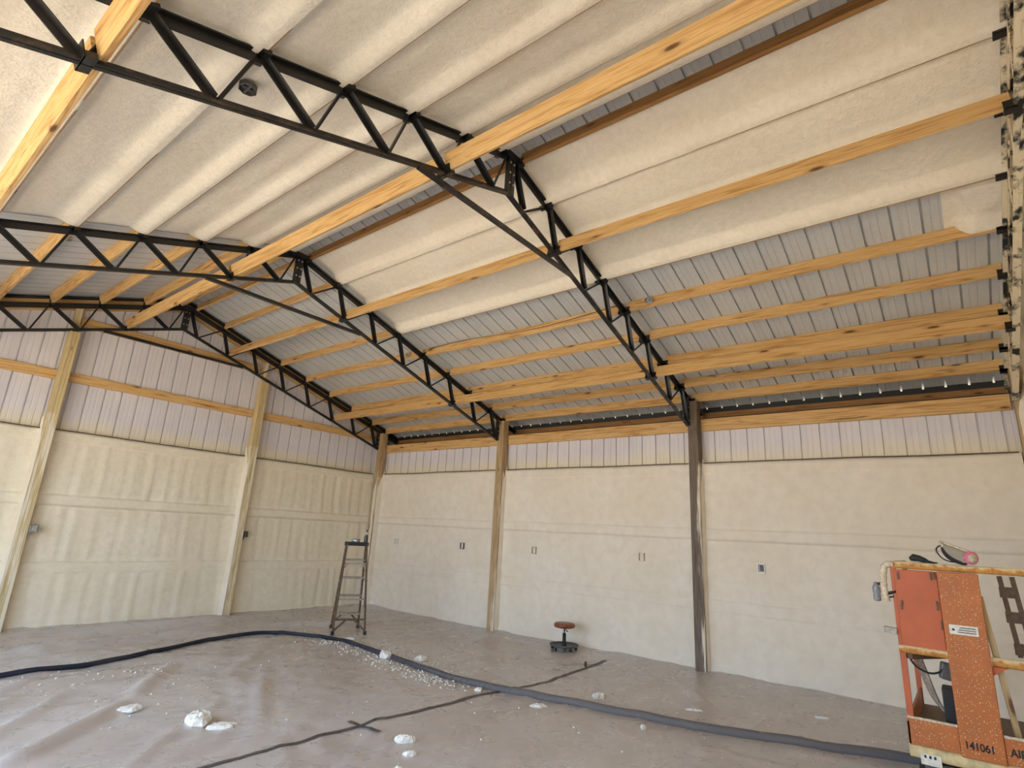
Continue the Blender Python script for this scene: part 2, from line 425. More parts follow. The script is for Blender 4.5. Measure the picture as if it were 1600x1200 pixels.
# ------------------------------------------------------------------ boards
def board(name, p0, p1, th, dp, up, mat, label, cat, group=None, sag=0, key=None):
    p0 = Vector(p0); p1 = Vector(p1); d = p1-p0; L = d.length; d.normalize()
    u = Vector(up); yv = u.cross(d).normalized(); u = d.cross(yv)
    mb = MB(); n = 10 if sag else 1; rows = []
    e = .004
    for i in range(n+1):
        t = i/n; x = (t-.5)*L; zz = sag*math.sin(math.pi*t) if sag else 0
        rows.append([(x, yy, z+zz) for yy, z in ((-th/2+e, -dp/2), (th/2-e, -dp/2), (th/2, -dp/2+e), (th/2, dp/2-e), (th/2-e, dp/2), (-th/2+e, dp/2), (-th/2, dp/2-e), (-th/2, -dp/2+e), (-th/2+e, -dp/2))])
    mb.grid(rows[::-1]); mb.add(rows[0][:8], [tuple(range(8))]); mb.add(rows[-1][:8], [tuple(reversed(range(8)))])
    M = Matrix.Identity(4)
    for i in range(3): M[i][0] = d[i]; M[i][1] = yv[i]; M[i][2] = u[i]; M[i][3] = ((p0+p1)/2)[i]
    o = mb.build(name, mat, M=M)
    if label: tag(o, label, cat, group)
    return o
ORD = ['first', 'second', 'third', 'fourth', 'fifth', 'sixth', 'seventh', 'eighth', 'ninth']
for bi, (bn, y0, y1) in enumerate(BAYS):
    foamed = bi < 2
    for side, sn in ((1, 'right'), (-1, 'left')):
        nn = 9 if side == 1 else (6 if foamed else 5)
        for k in range(nn):
            u = UP[k]; n = Vector((side*SN, 0, C))
            j = 0 if (foamed and (k <= 3 or side < 0)) else random.uniform(-.004, .004)
            pa = sp(side, u, .06+j, y0+.035); pb = sp(side, u+random.uniform(-.004, .004), .06+j, y1-.035)
            coat = foamed and (k <= 3 if side == 1 else True)
            what = 'foam-coated pine roof purlin' if coat and not (side == 1 and k == 0) else ('brown roof purlin' if coat else 'bare pine roof purlin')
            mat = PINE_DARK if coat and (side == 1 and k == 0) else (PINE_RUST if coat else PINE)
            if side == 1 and k == 0 and not foamed: mat = PINE
            lab = f'{what}, {ORD[k]} down from the ridge on the {sn} slope, {bn} bay'
            board('roof_purlin', pa, pb, .038, .14, n, mat, lab, 'purlin', f'roof purlins of the {bn} bay', sag=(-.03 if (side == 1 and k == 4 and bi == 1) else 0))
        # lateral brace boards standing on the bottom chords at the 2nd and 6th nodes
        for q, (nx, wd) in enumerate(((.80, 'upper'), (3.14, 'lower'))):
            if side == -1 and q == 1 and bi == 2: continue
            u = nx/C + .139 - (.06 if side == -1 and q == 1 else 0)
            n = Vector((side*SN, 0, C)); off = -.417+.02+.075
            pa = sp(side, u, off, y0+.03); pb = sp(side, u, off, y1-.03)
            board('brace_board', pa, pb, .038, .15, n, PINE, f'{wd} pine brace board on the bottom chords, {sn} slope, {bn} bay', 'brace board', 'brace boards between the trusses')

# ------------------------------------------------------------------ trusses
BN = [.22 + .585*i for i in range(8)]     # bottom chord nodes (horizontal distance from the ridge)
TN = [.64 + .583*i for i in range(8)]     # top chord nodes
SIDE = 1
def zt_(d): return ZR - d*MS[SIDE]
def zb_(d): return ZR - .44 - d*MS[SIDE]
NAMES = ['black steel roof truss at the right edge, half buried in the front wall foam', 'black steel roof truss nearest overhead, over the dark weathered post',
         'middle black steel roof truss, over the wall post left of the stool', 'black steel roof truss against the gable wall behind the ladder']
clip_me = MB().box((-.028, -.035, -.03), (.028, .035, .0)).box((-.028, -.035, -.03), (-.022, .035, .05)).mesh('purlin_clip', STEEL)
bolt_me = MB().lathe([(.011, 0), (.011, .008), (.006, .012)], 6).mesh('bolt', BOLT)
for ti, y in enumerate(YT):
    root = thing('roof_truss', NAMES[ti], 'truss', (XR, y, 4.76), 0, 'black steel roof trusses')
    ML = Matrix.Translation((-XR, -y, -4.76))
    RUST = (CRUST, STEEL_RUST, STEEL_BLACK, STEEL_BLACK)[ti]; STEEL = CRUST if ti == 0 else STEEL_BLACK
    for side in (1, -1):
        X = lambda d: XR + side*d
        SIDE = side
        b = MB(); end = 4.95
        top0 = Vector((X(.0), y, zt_(0)-.03)); top1 = Vector((X(end), y, zt_(end)-.03))
        b.bar(top0, top1, .07, .010, lift=.026); b.bar(top0, top1, .010, .075, lift=-.006)
        b.build('top_chord', STEEL, root, M=ML)
        b = MB(); b0 = Vector((X(0), y, zb_(0)+.02)); b1 = Vector((X(4.44), y, zb_(4.44)+.02))
        b.bar(b0, b1, .055, .012, lift=-.014); b.bar(b0, b1, .010, .045)
        b.build('bottom_chord', RUST, root, M=ML)
        # webs: heavy down-going angle and thin up-going angle in each panel
        tops = [.03] + TN[:7]
        for i in range(8):
            t0 = Vector((X(tops[i]+.02), y, zt_(tops[i])-.04)); bb = Vector((X(BN[i]), y, zb_(BN[i])+.02))
            heavy, thin = (.045, .024)
            if i < 8:
                w1 = heavy if side == 1 else thin
                MB().angle(t0, bb, w1, .006, (0, -1, 0), side).build('web', STEEL, root, M=ML)
            if i < 7:
                t1 = Vector((X(TN[i]-.02), y, zt_(TN[i])-.04)); bb2 = bb + Vector((side*.03, 0, -.01))
                w2 = thin if side == 1 else heavy
                MB().angle(bb2, t1, w2, .006, (0, -1, 0), side).build('web', STEEL, root, M=ML)
        # heel plate against the post
        hp = MB(); hp.box((X(4.417-.03)-.035, y-.03, zb_(4.417)), (X(4.417-.03)+.035, y+.004, zt_(4.417)-.01)); h = hp.build('heel_plate', STEEL, root, M=ML)
        if side == 1:
            for q in range(4):
                link('bolt', bolt_me, h, Matrix.Translation((X(4.417)-.03, y-.031, zb_(4.417)+.07+.10*q)) @ Matrix.Rotation(R(90), 4, 'X'))
        # ridge plate
        rp = MB(); rp.box((min(X(.004), X(.05)), y-.035, zb_(0)-.01), (max(X(.004), X(.05)), y+.004, ZR-.01)); h = rp.build('ridge_plate', STEEL, root, M=ML)
        for q in range(3):
            link('bolt', bolt_me, h, Matrix.Translation((X(.027), y-.036, 4.86+.11*q)) @ Matrix.Rotation(R(90), 4, 'X'))
        # clips that carry the purlins and the brace boards
        nrm = Vector((side*SN, 0, C))
        Rm = Matrix.Rotation(math.atan2(side*SN, C), 4, 'Y')
        for k, u in enumerate(UP):
            if side == -1 and k > 5: break
            for s2 in (-1, 1):
                if (ti == 0 and s2 == -1) or (ti == 3 and s2 == 1): continue
                link('purlin_clip', clip_me, root, ML @ Matrix.Translation(sp(side, u, -.008, y+s2*.04)) @ Rm)
        for nx in (.80, 3.14):
            for s2 in (-1, 1):
                if (ti == 0 and s2 == -1) or (ti == 3 and s2 == 1): continue
                link('brace_clip', clip_me, root, ML @ Matrix.Translation(sp(side, nx/C+.139, -.395, y+s2*.04)) @ Rm)
    # tie bar between the two bottom chords
    MB().bar((XR-1.11, y-.02, zb_(1.11)), (XR+1.11, y-.02, zb_(1.11)), .045, .012, lift=-.02).bar((XR-1.11, y-.02, zb_(1.11)), (XR+1.11, y-.02, zb_(1.11)), .010, .040).build('tie_bar', RUST, root, M=ML)
    MB().obox((XR, y-.02, ZR-.035), (1,0,0), (0,1,0), (0,0,1), .20, .05, .07).build('peak_plate', STEEL, root, M=ML)

STEEL = STEEL_BLACK
# ------------------------------------------------------------------ posts
def post(label, p0, p1, th, dp, mat, foam=None, plies=None):
    root = thing('wooden_post', label, 'post', p0, 0, 'wooden wall posts')
    def ply(a, b_, nm, mt):
        L = b_[2]-a[2]
        mb = MB().box((-L/2, -(b_[1]-a[1])/2, -(b_[0]-a[0])/2), (L/2, (b_[1]-a[1])/2, (b_[0]-a[0])/2))
        M = Matrix.Translation(Vector(((a[0]+b_[0])/2, (a[1]+b_[1])/2, (a[2]+b_[2])/2)) - Vector(p0)) @ Matrix.Rotation(R(-90), 4, 'Y')
        return mb.build(nm, mt, root, M=M, bevel=.004)
    for (a, b_) in plies: ply(Vector(a), Vector(b_), 'ply', mat)
    return root
def foam_strip(root, org, axis, z0, z1, w, seed, out):
    """ragged foam fillet that climbs the side of a post; axis: direction across the strip, out: direction it stands off"""
    rows = []; ax = Vector(axis); ou = Vector(out); nz = int((z1-z0)/.05)
    for i in range(nz+1):
        z = z0 + (z1-z0)*i/nz; ww = w*(1 + .22*fbm(seed, z*1.7, 0, 3))*(1-.93*sstep(z1-.45, z1, z)); row = []
        for t in (0, .25, .5, .75, .92, 1):
            h = (1-t*t)*.022*(1+.5*noise.noise(Vector((seed, z*4, t*3)))) + .001
            row.append(Vector(org) + Vector((0, 0, z)) + ax*(t*ww) + ou*h)
        rows.append(row)
    m_ = MB().grid(rows)
    return m_.build('foam_coating', FOAM_SMOOTH, root, True, M=Matrix.Translation(-root.location))
PY = .145
posts = []
for ti, (lab, mat) in enumerate((('foam-crusted wall post in the corner at the right edge of the frame', POSTWOOD), ('dark weathered wall post right of the stool', WEATHERED),
                                 ('tan wall post between the ladder and the stool', POSTWOOD), ('corner post behind the ladder where the two foamed walls meet', POSTWOOD))):
    y1 = YT[ti] + (.004 if ti else -.03); y0 = y1 - PY
    if ti == 0: y1 = YT[0]+.01; y0 = YF
    p = post(lab, (.07, (y0+y1)/2, 0), None, 0, 0, mat, plies=[((0, y0, 0), (.145, y1, 3.70))])
    foam_strip(p, (.145, y0-.002, 0), (-1, 0, 0), .0, 2.85, .11 if ti != 3 else .14, ti*3.1, (0, -1, 0))
    if ti == 3: foam_strip(p, (-.002, y0-.004, 0), (0, 1, 0), .0, 2.85 if ti == 3 else 1.6, .06 if ti == 2 else .11, 9+ti, (-1, 0, 0))
    if ti == 0: foam_strip(p, (-.002, y0, 0), (0, 1, 0), 0, 3.6, .09, 31, (-1, 0, 0))
for lab, xc in (('pale gable wall post with a dark outlet box, right one of two', -2.83), ('pale gable wall post with a shiny outlet box, left one of two', -5.86)):
    d = abs(xc-XR); zc = zb_(d)-.02; ztop = zt_(d)-.06
    p = post(lab, (xc, -.1, 0), None, 0, 0, PALEPOST, plies=[((xc-.066, -.175, 0), (xc-.023, -.02, zc)), ((xc-.022, -.170, 0), (xc+.020, -.02, zc)), ((xc+.021, -.175, 0), (xc+.062, -.02, zc+.0)), ((xc-.05, -.10, zc), (xc+.04, -.02, ztop))])
    foam_strip(p, (xc-.068, -.03, 0), (0, -1, 0), 0, 2.95, .145, xc, (-1, 0, 0))

# girts, gable rafters, inner eave boards
def hboard(name, x0, x1, z0, z1, y0, y1, mat, label, cat, group=None):
    return board(name, (x0, (y0+y1)/2, (z0+z1)/2), (x1, (y0+y1)/2, (z0+z1)/2), y1-y0, z1-z0, (0,0,1), mat, label, cat, group)
G2 = 3.665
hboard('wall_girt', -2.78, .12, G2-.14, G2, -.02, .02, PINE, 'bare pine girt on the gable wall between the right gable post and the corner', 'girt', 'gable wall girts')
hboard('wall_girt', -5.8, -2.9, G2-.14, G2, -.02, .02, PINE, 'bare pine girt on the gable wall between the two pale posts', 'girt', 'gable wall girts')
hboard('wall_girt', XL+.1, -5.92, G2-.14, G2, -.02, .02, PINE, 'bare pine girt on the gable wall left of the left gable post', 'girt', 'gable wall girts')
hboard('wall_girt', -5.8, -2.9, 4.40, 4.545, -.02, .02, PINE, 'short upper pine girt near the gable peak between the posts', 'girt', 'gable wall girts')
for side, sn in ((1, 'right'), (-1, 'left')):
    a = sp(side, .02, .02, 0.0); c_ = sp(side, 4.55/C, .02, 0.0)
    a.y = c_.y = 0
    board('gable_rafter', a, c_, .04, .19, (side*SN, 0, C), PINE, f'sloping pine gable rafter on the {sn} of the peak, against the gable wall', 'rafter', 'gable rafters')
for i, (bn, y0, y1) in enumerate(BAYS):
    o = board('eave_board', (.165, y0+(.03 if i == 0 else .01), 3.352), (.165, y1-PY, 3.352), .038, .18, (0,0,1), PINE, f'pine eave board along the top of the right wall, {bn} bay', 'eave board', 'inner eave boards of the right wall')

# ------------------------------------------------------------------ spray foam on the walls
GZ = [.93, 1.86, 2.785]
def wall_foam(P, a0, a1, seed, ripple, mat, parent, Mloc, nstep=.045, thick=.055, edge=.03):
    """P(a, z, h) maps along/height/thickness to world"""
    n = int((a1-a0)/nstep); zs = []
    z = 0
    while z < GZ[2]-.001: zs.append(z); z += .045
    for g in GZ: zs += [g-.004, g+.004, g-.15, g-.16]
    zs = sorted(q for q in set(zs) if q <= GZ[2]); zs += [GZ[2]+.001, GZ[2]+.002]
    rows = []
    for z in zs:
        row = []
        for i in range(n+1):
            a = a0 + (a1-a0)*i/n
            cell = min(range(3), key=lambda q: abs(z-(GZ[q]-.46)))
            band = max((1 if g-.155 < z < g+.002 else 0) for g in GZ)
            wob = .012*noise.noise(Vector((a*1.1, seed, z*.6)))
            zz = z
            t = thick + (.006 + .012*ripple)*fbm(a*.9+seed, z*1.1, seed, 3) + .006*fbm(a*5, z*5, seed, 2)
            if not band:
                ph = (a + .07*noise.noise(Vector((a*2.3, z*1.1, seed+cell*5))))/.2286*2*math.pi
                am = ripple*(.6+.7*noise.noise(Vector((a*.8+cell*3, z*.7, seed+3))))
                v = math.sin(ph + cell*1.3 + .25*(z))
                t += am*(.009*v*(.5+.9*abs(noise.noise(Vector((a*4, cell, seed))))*1.6) + .006*math.sin(ph*1.7+z*1.2+cell*2) + .005*noise.noise(Vector((a*9, z*1.2, seed+cell))))
            else:
                t += .007 + .004*noise.noise(Vector((a*3, z*8, seed)))
            for g in GZ[:2]:
                dz = z-g+wob
                if 0 <= dz < .03: t -= .02*(1-dz/.03)*(.6+.6*noise.noise(Vector((a*1.5, g, seed))))
            e = min(a-a0, a1-a); t += .03*(1-sstep(0, .14, e))
            if z < .12: t += .02*(1-z/.12)
            if z > GZ[2]: t = .02 if z < GZ[2]+.0015 else -.01
            row.append(P(a, zz + (wob if z > .1 else 0), t))
        rows.append(row)
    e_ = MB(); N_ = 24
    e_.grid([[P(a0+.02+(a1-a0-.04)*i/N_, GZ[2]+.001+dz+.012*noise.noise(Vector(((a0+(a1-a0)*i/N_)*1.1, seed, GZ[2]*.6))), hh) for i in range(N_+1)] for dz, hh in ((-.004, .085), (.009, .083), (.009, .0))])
    e_.build('dark_top_strip', DIRT, parent, M=Mloc)  # thin dark brown strip along the top edge of the wall foam
    return MB().grid(rows).build('spray_foam', mat, parent, True, M=Mloc)
for i, (bn, y0, y1) in enumerate(BAYS):
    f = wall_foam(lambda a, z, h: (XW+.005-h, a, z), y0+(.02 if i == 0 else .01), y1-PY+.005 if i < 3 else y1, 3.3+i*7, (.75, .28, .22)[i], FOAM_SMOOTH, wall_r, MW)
    f.data.flip_normals()
for i, (x0, x1) in enumerate(((XL, -5.92), (-5.80, -2.89), (-2.77, .04))):
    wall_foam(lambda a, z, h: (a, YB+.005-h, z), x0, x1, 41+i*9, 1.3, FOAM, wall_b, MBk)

# ------------------------------------------------------------------ spray foam on the roof
def roof_foam(side, y0, y1, u0, u1, purl, seed, parent, edge0, edge1):
    us = set(); u = u0
    while u < u1: us.add(round(u, 4)); u += .045
    us.add(u0); us.add(u1)
    for p_ in purl:
        for d in (-.18, -.16, -.14, -.11, -.085, -.06, -.045, -.034, -.026, -.0215, -.019, -.012, 0, .006, .010, .013, .016, .019, .0215, .026, .034, .045, .06, .085, .11, .14):
            if u0 <= p_+d <= u1: us.add(round(p_+d, 4))
    us = sorted(us); ny = int((y1-y0)/.05); rows = []
    for j in range(ny+1):
        y = y0 + (y1-y0)*j/ny; row = []
        for u in us:
            t = .078 + .022*fbm(u*.9+seed, y*.8, 1, 3) + .011*fbm(u*3.5, y*3.5, seed, 3)
            # faint sheet ribs telegraph through across the slope
            ph = (y + .02*noise.noise(Vector((u*2, y, seed))))/.2286*2*math.pi
            t += .006*(max(0, math.sin(ph))**6)*(.5+noise.noise(Vector((u*.9, y*.7, seed)))) + .008*fbm(u*7, y*1.1, seed+5, 2)
            for p_ in purl:
                d = (u-p_)*(1 if side == 1 else -1)      # negative d: the -x side, facing the door
                if -.20 < d < .06:
                    wv = .012*noise.noise(Vector((p_, y*1.4, seed)))
                    top = .1448 + .0015*noise.noise(Vector((p_*3, y*2.5, 2)))
                    if d < -.019:
                        k = sstep(-.18+wv, -.035, d); t = t*(1-k) + top*k
                    elif d <= .0098 + wv*.45: t = top
                    else:
                        k = sstep(.019, .045, d); t = (.128)*(1-k) + min(t, .075)*k if d > .019 else .134
            e0 = y-y0; e1 = y1-y
            if edge0: t -= .045*(1-sstep(0, .10+.05*noise.noise(Vector((u*4, 3, seed))), e0))
            if edge1: t -= .045*(1-sstep(0, .10+.05*noise.noise(Vector((u*4, 9, seed))), e1))
            row.append(sp(side, u, SHEET-max(t, .002), y))
        rows.append(row)
    if side == 1: rows = rows[::-1]
    return MB().grid(rows).build('spray_foam', FOAM_ROOF, parent, True, M=Matrix.Translation((-XR, 0, -ZR)))
for i in (0, 1):
    bn, y0, y1 = BAYS[i]
    roof_foam(1, y0-(.08 if i == 0 else 0), y1-(.012 if i else 0), UP[0]+.022, UP[3]-.004, UP[1:4], 2.2, ceil[1], False, i == 1)
    roof_foam(-1, y0-(.08 if i == 0 else 0), y1-(.012 if i else 0), .085, UE, UP, 12.2, ceil[-1], False, i == 1)
# the first patch started between two purlins beside the nearest truss
rows = []
for j in range(15):
    y = -11.03 + .50*j/14; row = []
    for q in range(17):
        u = UP[3]+.02 + (UP[4]-.02-UP[3]-.02)*q/16
        lim = -10.62 + .05*noise.noise(Vector((u*5, 1, 1)))
        t = .075*(1-sstep(lim-.12, lim, y)) + .02*fbm(u*6, y*6, 4, 2)*(1-sstep(lim-.1, lim+.02, y)) + .06*sstep(UP[4]-.16, UP[4]-.03, u)*(1-sstep(lim-.05, lim, y))
        row.append(sp(1, u, SHEET-max(t, .0015), y))
    rows.append(row)
MB().grid(rows[::-1]).build('foam_patch', FOAM_ROOF, ceil[1], True, M=Matrix.Translation((-XR, 0, -ZR)))

# ------------------------------------------------------------------ electrical bits
def round_box(label, loc, axis, r, mat, group=None):
    M = Matrix.Translation(loc) @ Vector(axis).to_track_quat('Z', 'Y').to_matrix().to_4x4()
    o = thing('junction_box', label, 'junction box', loc, 0, group)
    Q = Vector(axis).to_track_quat('Z', 'Y').to_matrix().to_4x4()
    MB().lathe([(r*.9, 0), (r, .004), (r, .038), (r*.93, .040), (r*.88, .012), (.002, .012)], 8).build('box_shell', mat, o, M=Q)
    MB().box((-.006, -r*.9, .02), (.006, r*.9, .036)).box((-r*.5, -.004, .012), (r*.5, .004, .03)).build('cross_bar', mat, o, M=Q)
    return o
def on_purlin(k, y, side=1, off=.05): return sp(side, UP[k], off, y) - Vector((.021*C*1, 0, -.021*SN*side))
round_box('round metal light box on the fifth purlin, nearest bay, right of the truss', on_purlin(4, -7.66), (-C, 0, SN), .055, GALV, 'light boxes on the purlins')
round_box('round metal light box on the fifth purlin beyond the middle truss', on_purlin(4, -3.30), (-C, 0, SN), .05, GALV, 'light boxes on the purlins')
round_box('dark light box hanging in the foamed left slope beside the nearest truss', sp(-1, UP[4]-.13, .03, -6.92), (0, 0, -1), .06, DARKBOX, 'light boxes on the left slope')
round_box('metal light box on a bare left-slope purlin just beyond the middle truss', sp(-1, UP[4]-.06, .06, -3.2), (0, 0, -1), .05, GALV, 'light boxes on the left slope')
pts = []
for i in range(41):
    t = i/40; y = -3.78 - t*3.45
    off = .10 + .035*math.sin(t*7.2) - .025*t
    p_ = sp(1, UP[4], off, y) - Vector((.026*C, 0, -.026*SN)); p_.z -= .03*math.sin(math.pi*min(1, max(0, (y-YT[1])/(YT[2]-YT[1]))))*C
    pts.append(p_)
tag(MB().tube(pts, .006, 6).build('electric_cable', CABLE, None, True), 'thin dark cable stapled along the bowed purlin of the middle bay', 'cable')
def outlet(label, loc, mat, rz, sz=(.055, .10, .10), group=None, conduit=False, inner=None):
    o = thing('outlet_box', label, 'outlet box', loc, rz, group)
    a, b_, c_ = sz
    m_ = MB(); t = .004
    m_.box((0, -b_/2, -c_/2), (t, b_/2, c_/2)).box((-a, -b_/2, -c_/2), (0, -b_/2+t, c_/2)).box((-a, b_/2-t, -c_/2), (0, b_/2, c_/2)).box((-a, -b_/2, -c_/2), (0, b_/2, -c_/2+t)).box((-a, -b_/2, c_/2-t), (0, b_/2, c_/2))
    m_.build('box_shell', mat, o)
    MB().box((-a*.8, -b_*.36, -c_*.36), (-a*.1, b_*.2, c_*.36)).build('receptacle', inner or DARKBOX, o)
    if conduit: MB().tube([(-a/2, b_*.1, -c_/2), (-a/2, b_*.3, -c_*.8), (-a/2, b_*.55, -c_*1.25)], .012, 8).build('conduit', mat, o, True)
    return o
outlet('shiny metal outlet box on the side of the left gable post', (-5.74, -.12, 1.385), GALV, R(90), (.05, .11, .11), None, True, GALV)
outlet('dark metal outlet box on the side of the right gable post', (-2.725, -.12, 1.40), DARKBOX, R(90), (.05, .09, .10), None, True)
for lab, y, z, mt in (('outlet box buried in wall foam nearest the ladder, left of the middle posts', -.94, 1.373, FOAM_WHITE), ('slotted outlet box in wall foam just left of the tan post', -2.83, 1.383, DARKBOX),
                      ('outlet box buried in wall foam just right of the tan post', -4.51, 1.398, FOAMDUST), ('foam-choked outlet box above and right of the stool', -6.50, 1.42, FOAMDUST),
                      ('outlet box with open dark face in the foam right of the weathered post', -8.19, 1.385, GALV)):
    o = outlet(lab, (.150, y, z), mt, 0, (.03, .085, .115), 'outlet boxes in the right wall foam', False, FOAM_SMOOTH if mt != GALV else DARKBOX)

# ------------------------------------------------------------------ floor sheeting
FOLDS = [((-6.75, -5.3), (-5.62, -4.22), .050, .10), ((-5.62, -4.22), (-4.75, -3.0), .035, .09), ((-6.4, -1.6), (-3.2, -1.15), .05, .16), ((-5.2, -.6), (-2.4, -.7), .06, .2),
         ((-2.6, -1.2), (-.6, -2.6), .05, .18), ((-3.9, -6.6), (-2.2, -7.1), .015, .05), ((-4.9, -6.6), (-3.9, -6.9), .014, .05), ((-.35, -3.7), (-.2, -5.3), .03, .12),
         ((-5.2, -5.7), (-4.0, -3.6), .018, .08), ((-6.6, -2.3), (-5.0, -1.9), .03, .09), ((-2.0, -8.6), (-.6, -7.2), .012, .08), ((-6.9, -3.9), (-6.0, -2.9), .03, .07), ((-7.0, -4.4), (-6.2, -3.4), .03, .07), ((-6.9, -4.9), (-5.9, -3.6), .028, .07), ((-6.3, -5.9), (-5.0, -4.7), .018, .06), ((-4.6, -3.9), (-3.3, -2.5), .02, .09), ((-3.6, -5.6), (-2.9, -4.3), .014, .06), ((-5.3, -6.9), (-4.0, -5.9), .012, .05)]
def floor_z(x, y):
    z = .004
    w = noise.noise(Vector((x*.5, y*.5, 4)))
    a = fbm(x*.8+w, y*.8-w, 0, 4)
    z += .014*(1-min(1, abs(a)*6)) + .005*fbm(x*2.1+2*w, y*2.1, 6, 3) + .006
    left = sstep(-3.0, -6.0, x) if False else max(0, min(1, (-x-2.5)/3))
    z += left*.018*(1-min(1, abs(fbm(x*1.3+w*2, y*1.6, 11, 3))*4))
    for (ax, ay), (bx, by), h, wd in FOLDS:
        dx, dy = bx-ax, by-ay; L2 = dx*dx+dy*dy; t = ((x-ax)*dx+(y-ay)*dy)/L2
        tt = max(0, min(1, t)); px, py = ax+tt*dx, ay+tt*dy
        jx = .05*noise.noise(Vector((x*1.2, y*1.2, 3)))
        d = math.hypot(x-px+jx, y-py)
        if d < wd*3: z += 1.35*h*math.exp(-(d/wd)**2*2)*(1-abs(2*tt-1)**4)
    near = min(.10-x, -.02-y)
    z += .04*math.exp(-max(0, near)/.12)*(.6+.4*noise.noise(Vector((x*1.5, y*1.5, 9))))
    z += .07*math.exp(-((-y-.5)/.5)**2)*(.5+.5*noise.noise(Vector((x*.8, 2, 2))))
    return max(z, .003)
rows = []; st = .055
nx_ = int((0.13+8.9)/st); ny_ = int(10.9/st)
for j in range(ny_+1):
    y = -10.92 + (10.90)*j/ny_
    rows.append([(-8.9 + 9.03*i/nx_, y, floor_z(-8.9 + 9.03*i/nx_, y)) for i in range(nx_+1)])
o = MB().grid(rows).build('plastic_sheet', PLASTIC, None, True); tag(o, 'wrinkled translucent plastic sheeting spread over the whole floor', 'plastic sheet')
def ribbon(pts, w, dz, name):
    rows = []
    P = []
    for (a, b_) in zip(pts[:-1], pts[1:]):
        n = max(2, int(math.hypot(b_[0]-a[0], b_[1]-a[1])/.06))
        P += [(a[0]+(b_[0]-a[0])*i/n, a[1]+(b_[1]-a[1])*i/n) for i in range(n)]
    P.append(pts[-1])
    for i, (x, y) in enumerate(P):
        q = P[min(i+1, len(P)-1)]; r_ = P[max(i-1, 0)]; d = Vector((q[0]-r_[0], q[1]-r_[1])).normalized(); nn = Vector((-d.y, d.x))
        ww = w*(1+.25*noise.noise(Vector((x*3, y*3, 1))))
        sh = .012*noise.noise(Vector((x*2, y*2, 5)))
        rows.append([(x+nn.x*(k*ww+sh), y+nn.y*(k*ww+sh), max(floor_z(x+nn.x*k*ww*f, y+nn.y*k*ww*f) for f in (-1, 0, 1)) + dz) for k in (-.5, 0, .5)])
    return MB().grid(rows).build(name, TAPE, None)
tag(ribbon([(-6.1, -6.10), (-5.6, -6.105), (-4.65, -6.113), (-2.93, -6.178), (-1.94, -6.312), (-1.1, -6.25), (-.4, -6.20)], .045, .006, 'floor_tape'), 'long dark tape seam crossing the floor sheeting under the hose', 'tape')
tag(ribbon([(-4.515, -5.97), (-4.525, -6.38)], .05, .010, 'floor_tape'), 'short strip of tape crossing the long seam at left', 'tape')
tag(ribbon([(-.98, -6.0), (-.72, -6.32)], .022, .010, 'floor_tape'), 'short strip of tape crossing the far end of the long seam', 'tape')

# hose
HP = [(-8.6, -2.3), (-7.4, -2.62), (-6.23, -2.66), (-5.41, -2.60), (-4.66, -2.34), (-3.88, -2.0), (-3.23, -1.93), (-2.82, -2.16), (-2.59, -2.64), (-2.50, -3.13), (-2.60, -4.13), (-2.74, -4.90), (-2.79, -5.49), (-2.75, -6.03), (-2.65, -6.56), (-2.55, -7.05), (-2.41, -7.68), (-2.29, -8.25), (-2.12, -8.75), (-1.98, -9.23), (-1.79, -9.75), (-1.55, -10.6)]
def catmull(P, n=8):
    out = []
    for i in range(len(P)-1):
        p0 = Vector(P[max(i-1, 0)]); p1 = Vector(P[i]); p2 = Vector(P[i+1]); p3 = Vector(P[min(i+2, len(P)-1)])
        for k in range(n):
            t = k/n
            out.append(.5*((2*p1) + (-p0+p2)*t + (2*p0-5*p1+4*p2-p3)*t*t + (-p0+3*p1-3*p2+p3)*t**3))
    out.append(Vector(P[-1])); return out
hp = catmull([(x, y, 0) for x, y in HP], 10)
pts = [Vector((p_.x, p_.y, floor_z(p_.x, p_.y) + .022)) for p_ in hp]
for _ in range(3): pts = [pts[0]] + [Vector((pts[i].x, pts[i].y, (pts[i-1].z+pts[i].z*2+pts[i+1].z)/4)) for i in range(1, len(pts)-1)] + [pts[-1]]
rr = [.027 + .014*sstep(-2.5, -7, p_.y) + .006*noise.noise(Vector((p_.x*3, p_.y*3, 0))) for p_ in pts]
tag(MB().tube(pts, rr, 12).build('spray_hose', HOSE, None, True), 'long dark sleeved foam hose snaking across the plastic sheeting', 'hose')

# ------------------------------------------------------------------ foam scraps
def scrap(x, y, sx, sy, sz, rz, label, seed, rough=.25, flat=True):
    random.seed(seed); n = 18; prof = []
    mb = MB(); rows = []
    lv = [(.0, -.0), (.88, 0), (1, .2), (1.0, .45), (.93, .75), (.8, .92), (.5, 1), (.25, 1.0), (0, 1.0)]
    vs = []
    for (r_, z_) in lv:
        for k in range(n):
            a = 2*math.pi*k/n; q = 1+rough*noise.noise(Vector((math.cos(a)*1.5+seed, math.sin(a)*1.5, z_*.6)))*1.6 + rough*.5*noise.noise(Vector((math.cos(a)*5+seed, math.sin(a)*5, z_*3)))
            vs.append((r_*q*math.cos(a)*sx/2, r_*q*math.sin(a)*sy/2, z_*sz*(1+rough*1.4*noise.noise(Vector((math.cos(a)*r_*2.5, math.sin(a)*r_*2.5+seed, 2))))))
    fs = []
    for i in range(len(lv)-1):
        for k in range(n): fs.append((i*n+k, i*n+(k+1)%n, (i+1)*n+(k+1)%n, (i+1)*n+k))
    mb.add(vs, fs)
    o = mb.build('foam_scrap', FOAM_WHITE, None, not flat); o.location = (x, y, floor_z(x, y)-.002); o.rotation_euler = (0, 0, rz)
    return tag(o, label, 'foam scrap', 'foam scraps on the sheeting')
